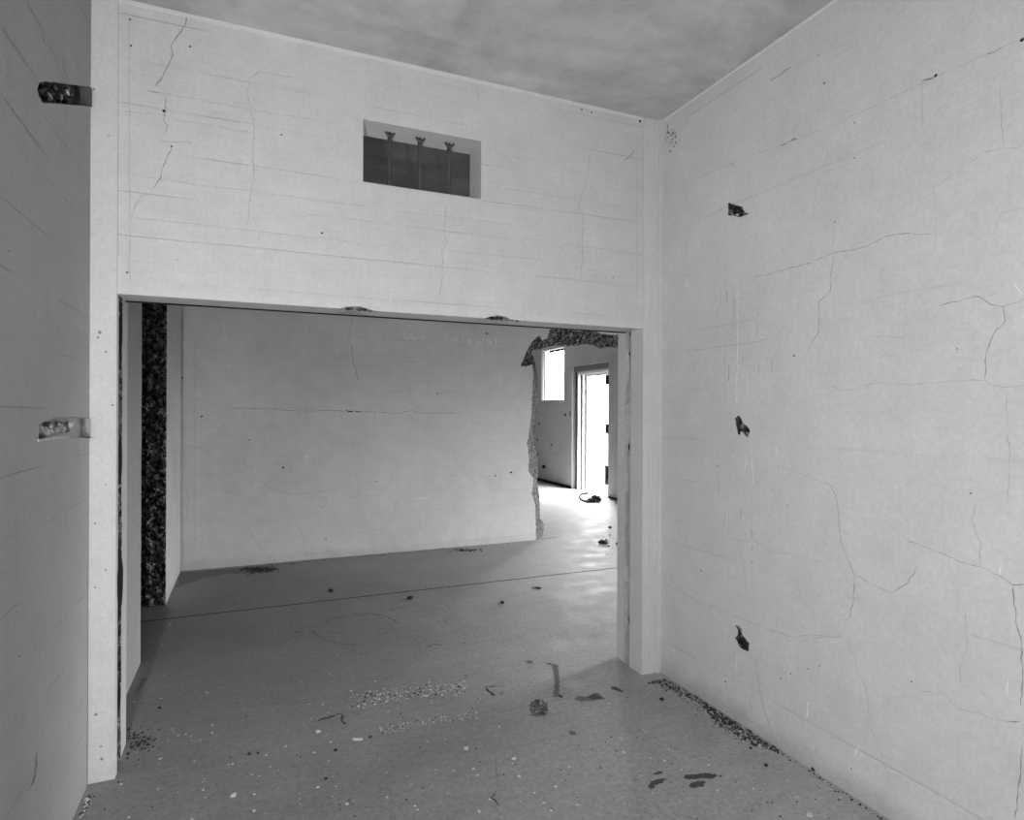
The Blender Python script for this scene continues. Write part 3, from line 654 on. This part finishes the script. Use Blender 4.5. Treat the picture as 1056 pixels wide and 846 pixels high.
# remaining shell
b = MB(); b.box((-4.8, YE, 0), (XO+.28, YE+.2, CEIL), M_far); struct(b.build('wall_far_end'))
b = MB(); b.box((-1.6, YB2, 0), (-1.4, YE, CEIL), M_far); struct(b.build('wall_far_left'))
b = MB()
b.box((XL-.24, YR-.2, 0), (XR+.2, YR, CEIL), M_right); struct(b.build('wall_rear'))
b = MB(); b.box((-4.6, 3.0, 0), (-4.4, YE, CEIL), M_left); b.box((-4.4, 3.0, 0), (XL-.24, 3.2, CEIL), M_left); b.box((-4.4, YB2, 0), (-1.6, YB2+.2, CEIL), M_left); struct(b.build('wall_far_side'))
g = MB(); g.box((XW, -30, -.3), (60, 50, -.05), M_ground); g.box((-30, -40, -.3), (XW, YR-.3, -.05), M_ground2); g.box((-30, YR-.3, -.3), (-4.6, 50, -.05), M_ground2); struct(g.build('ground'))

# ================================================================== THINGS ON THE FLOOR
fp = lambda u, v: on(u, v, 2, 0)
# scrap with a loop
q = fp(609, 517.5); e = tag(empty('scrap_metal', q), 'black twisted metal scrap with an open loop lying before the bright doorway', 'scrap')
rv = Vector((math.cos(YAW), -math.sin(YAW), 0)); dv = Vector((math.sin(YAW), math.cos(YAW), 0))
def lc(a, d, z): return tuple(rv*a+dv*d+Vector((0, 0, z)))
m = MB(); pts = []
for k in range(15):
    t = math.pi*(.42+1.16*k/14); pts.append(lc(-.06+.13*math.cos(t), .12*math.sin(t), .075+.055*math.sin(t)))
tube(m, pts, .020, M_dark, 8); m.build('loop', e, True)
m = MB()
for k, (a, d, z, r, s) in enumerate(((.03, 0, .045, .06, (1.2, 1, .7)), (.10, .02, .06, .05, (1.1, 1, .8)), (.15, 0, .04, .05, (1.1, .9, .7)), (.07, .04, .09, .04, (1.4, 1, .6)), (-.02, -.02, .03, .035, (1.6, 1, .8)))):
    lump(m, lc(a, d, z), r, M_dark, s, k, 2, .6)
m.build('body', e)
m = MB(); tube(m, [lc(.12, 0, .10), lc(.17, -.01, .085), lc(.215, .01, .07)], [.012, .012, .008], M_dark, 6); tube(m, [lc(-.07, -.1, .015), lc(.02, -.12, .02), lc(.14, -.1, .02)], .016, M_dark, 6); m.build('prong', e)

# single stones and chips one can point at
def stone(u, v, r, label, mat=M_stone, sq=(1.3, 1, .7), name='stone', cat='stone', seed=None, group=None):
    q = fp(u, v); m = MB(); r = r*.75 if r < .015 else r; lump(m, (0, 0, r*sq[2]*.85), r, mat, sq, seed if seed is not None else u, 2, .5)
    o = m.build(name); o.location = q; o.rotation_euler = (0, 0, (u*7) % 3.); return tag(o, label, cat, group)
stone(621.7, 561, .042, 'largest black stone on the bright floor beyond the hole in the back wall', sq=(1.5, 1, .6))
stone(629, 545, .022, 'small dark stone on the bright floor, the one nearest the twisted metal scrap')
stone(637.5, 562.5, .026, 'dark stone at the edge of the right doorpost on the far floor')
stone(346, 775, .010, 'black pebble on the near floor below the angular tar mark', mat=M_stone)
stone(336, 804, .008, 'lone black pebble low on the near floor left of centre')
stone(382, 761, .009, 'dark pebble just right of the long white paint flake')
stone(682.5, 722.5, .014, 'dark pebble beside the foot of the right doorpost')
stone(790, 790.5, .010, 'dark pebble on the floor near the right wall')
stone(839, 795, .010, 'black pebble tucked against the foot of the right wall')
stone(164.5, 731, .010, 'black pebble on the floor just right of the left doorpost')
stone(257, 778.5, .009, 'left one of two black pebbles side by side on the left floor')
stone(266, 777.5, .008, 'right one of two black pebbles side by side on the left floor')
stone(423, 618, .020, 'black pebble just in front of the long floor joint')
stone(518, 622.5, .016, 'black pebble on the floor right of centre, left of the small pit')
stone(341, 610.5, .020, 'dark flat pebble behind the floor joint in the second room')
def flake(u, v, a, b, label):
    q = fp(u, v); m = MB(); n = 9; top = []; bot = []
    for k in range(n):
        t = 2*math.pi*k/n; s = .75+.4*random.random(); top.append((a*math.cos(t)*s, b*math.sin(t)*s, .004+.002*random.random())); bot.append((top[-1][0], top[-1][1], .0))
    m.add(top+bot, [tuple(range(n))]+[(k, (k+1) % n, n+(k+1) % n, n+k) for k in range(n)], M_chip)
    o = m.build('paint_flake'); o.location = q; o.rotation_euler = (0, 0, -YAW); return tag(o, label, 'flake')
flake(369, 763, .024, .010, 'long white paint flake on the near floor left of centre')
flake(328, 755, .012, .012, 'white paint flake just below the angular tar mark')
flake(481, 772.5, .012, .012, 'round white flake left of the upper end of the floor crack')
flake(241, 821, .011, .012, 'white flake low on the left floor')
flake(530, 783, .010, .008, 'white flake just right of the jagged floor crack')
flake(834.5, 841, .013, .012, 'white flake at the bottom edge, near the right wall')

# loose debris nobody could count
def chips(name, label, n, gen, mats, r0, r1, flat=.5, cat='debris'):
    m = MB()
    for k in range(n):
        u, v = gen(); q = fp(u, v)
        if q.x < XL+.02 or (q.y < YF and q.x > XR-.015) or (3.0 < q.y < 3.45 and (q.x > 2.17 or q.x < -.52)): continue
        r = r0+(r1-r0)*random.random()**2.2; a = random.random()*6.28; mt = random.choice(mats)
        nn = random.choice((4, 5, 6)); top = []; h = r*flat*random.uniform(.5, 1.2)
        for i in range(nn):
            t = a+2*math.pi*i/nn; s = r*random.uniform(.6, 1.2); top.append((q.x+math.cos(t)*s, q.y+math.sin(t)*s))
        vs = [(x, y, 0) for x, y in top]+[(q.x+(x-q.x)*.7, q.y+(y-q.y)*.7, h) for x, y in top]
        m.add(vs, [(i, (i+1) % nn, nn+(i+1) % nn, nn+i) for i in range(nn)]+[tuple(range(nn, 2*nn))], mt)
    return tag(m.build(name), label, cat, kind='stuff')
def g_all():
    while 1:
        v = 590+256*random.random()**.8; u = random.uniform(80, 900)
        if u > 147-(v-683)*.3 and (v < 690 or (u-684)*.66 < v-697) and (v > 692 or u < 640): return u, v
def g_band():
    u = random.uniform(362, 482); return u, 724-(u-362)*.13+random.gauss(0, 4.5)
def g_band2():
    u = random.uniform(390, 492); return u, 752-(u-390)*.15+random.gauss(0, 3)
chips('paint_chips', 'tiny white paint chips scattered over the whole floor', 420, g_all, [M_chip], .0015, .0085, .3)
chips('dark_grit', 'tiny dark grit scattered over the whole floor', 420, g_all, [M_chipd], .0012, .006, .6)
chips('plaster_crumbs', 'pale and dark plaster crumbs in a band across the middle of the near floor', 480, g_band, [M_chip, M_chip, M_chipd, M_putty], .002, .0085, .5)
chips('plaster_crumbs', 'sparser streak of pale crumbs just in front of the main crumb band', 230, g_band2, [M_chip, M_putty, M_chipd], .002, .007, .5)
def g_pile():
    t = random.random(); u = 726+76*t; w_ = 9*math.sin(math.pi*min(1, .08+t))+2; return u, 727+48*t+w_*.4+random.gauss(0, .42)*w_
chips('rubble_pile', 'dark crumbly rubble heaped along the foot of the right wall', 1300, g_pile, [M_chipd, M_stone, M_stone, M_stain_shade, M_putty], .002, .0085, 1.1, 'rubble')
def g_pile2():
    t = random.random()**1.6; return 671+62*t+random.gauss(0, 2), 699+29*t+random.gauss(0, 3.2)
chips('rubble_pile', 'small dark rubble in the corner beside the right doorpost', 480, g_pile2, [M_chipd, M_stone, M_stain_shade], .002, .009, 1., 'rubble')
def g_pile3(): return random.gauss(141, 10), random.gauss(766, 6)
chips('rubble_pile', 'fine dark rubble spread at the foot of the left doorpost', 170, g_pile3, [M_chipd, M_stone], .002, .008, .8, 'rubble')
def g_pile4():
    t = random.random(); return 97-20*t+random.gauss(0, 2.5), 810+38*t+random.gauss(0, 3)
chips('rubble_pile', 'dark rubble in the corner between the left wall and the left doorpost', 200, g_pile4, [M_chipd, M_stone, M_putty], .002, .009, 1., 'rubble')
def g_pile5(): return random.gauss(267, 8), 586.5+abs(random.gauss(0, 2.2))
chips('rubble_pile', 'low dark heap of rubble at the foot of the back wall, left of centre', 120, g_pile5, [M_chipd, M_stone], .006, .022, 1., 'rubble')
def g_pile6(): u = random.gauss(480, 8); return u, 566.5+random.random()*3
chips('rubble_pile', 'thin line of rubble at the foot of the back wall, right of centre', 90, g_pile6, [M_chipd, M_stone], .004, .014, .8, 'rubble')
def g_pile7(): return random.uniform(622, 640), random.uniform(551, 572)
chips('rubble_pile', 'scattered dark crumbs on the bright floor next to the right doorpost', 40, g_pile7, [M_chipd, M_stone], .004, .014, .8, 'rubble')
def g_base():
    t = random.random(); return 800+110*t, 773+72*t+random.gauss(0, 1.2)
chips('dark_grit', 'thin line of dark grit along the near foot of the right wall', 160, g_base, [M_chipd, M_stone, M_putty], .0015, .005, .8)
def g_base2():
    u = random.uniform(190, 552); return u, 592-(u-187)*.099+random.random()*2
chips('dark_grit', 'thin line of dark grit along the foot of the back wall', 220, g_base2, [M_chipd, M_stone], .003, .010, .6)
def g_patch(): return random.uniform(547, 566), random.uniform(724, 739)
chips('plaster_crumbs', 'small crumbs on the dark patch in front of the right doorpost', 60, g_patch, [M_chip, M_chipd, M_stone], .002, .007, .6)
def g_jr(): t = random.random(); return 638+20*t, 675.5+15*t+random.gauss(0, 1.)
# ================================================================== LIGHT
wd = bpy.data.worlds.new('World'); bpy.context.scene.world = wd; wd.use_nodes = True
bg = wd.node_tree.nodes['Background']; bg.inputs[0].default_value = (1, 1, 1, 1); bg.inputs[1].default_value = 46.0
def area(name, loc, rot, sx, sy, power, portal=False, spread=math.pi):
    l = bpy.data.lights.new(name, 'AREA'); l.shape = 'RECTANGLE'; l.size = sx; l.size_y = sy; l.energy = power; l.spread = spread
    o = bpy.data.objects.new(name, l); o.location = loc; o.rotation_euler = rot; COL.objects.link(o)
    if portal: l.cycles.is_portal = True
    return o
H = math.pi/2
area('left_window_portal', (XL-.23, (LY0+LY1)/2, (LZ0+LZ1)/2), (0, -H, 0), LZ1-LZ0, LY1-LY0, 0, True)
area('side_doorway_portal', (XW+.01, (SY0+SY1)/2, SZ/2), (0, H, 0), SZ, SY1-SY0, 0, True)
area('work_lamp', (XL+.17, -.12, 1.42), (H, 0, -math.radians(24)), .018, .45, 88)
area('door_portal', (XW+.01, (DY0+DY1)/2, DZ/2), (0, H, 0), DZ, DY1-DY0, 0, True)
area('window_portal', (XW+.01, (WY0+WY1)/2, (WZ0+WZ1)/2), (0, H, 0), WZ1-WZ0, WY1-WY0, 0, True)
sc = bpy.context.scene
cd = bpy.data.cameras.new('camera'); co = bpy.data.objects.new('camera', cd); COL.objects.link(co); sc.camera = co
from mathutils import Matrix
co.matrix_world = Matrix(((Rt.x, Up.x, -Fw.x, 0), (Rt.y, Up.y, -Fw.y, 0), (Rt.z, Up.z, -Fw.z, EYE), (0, 0, 0, 1)))
cd.sensor_width = 36; cd.sensor_fit = 'HORIZONTAL'; cd.lens = 36*FPX/1056; cd.clip_start = .02
sc.view_settings.view_transform = 'Standard'; sc.view_settings.look = 'None'; sc.view_settings.gamma = 1; sc.view_settings.use_curve_mapping = False
sc.view_settings.exposure = -.2
sc.cycles.max_bounces = 10; sc.cycles.diffuse_bounces = 8
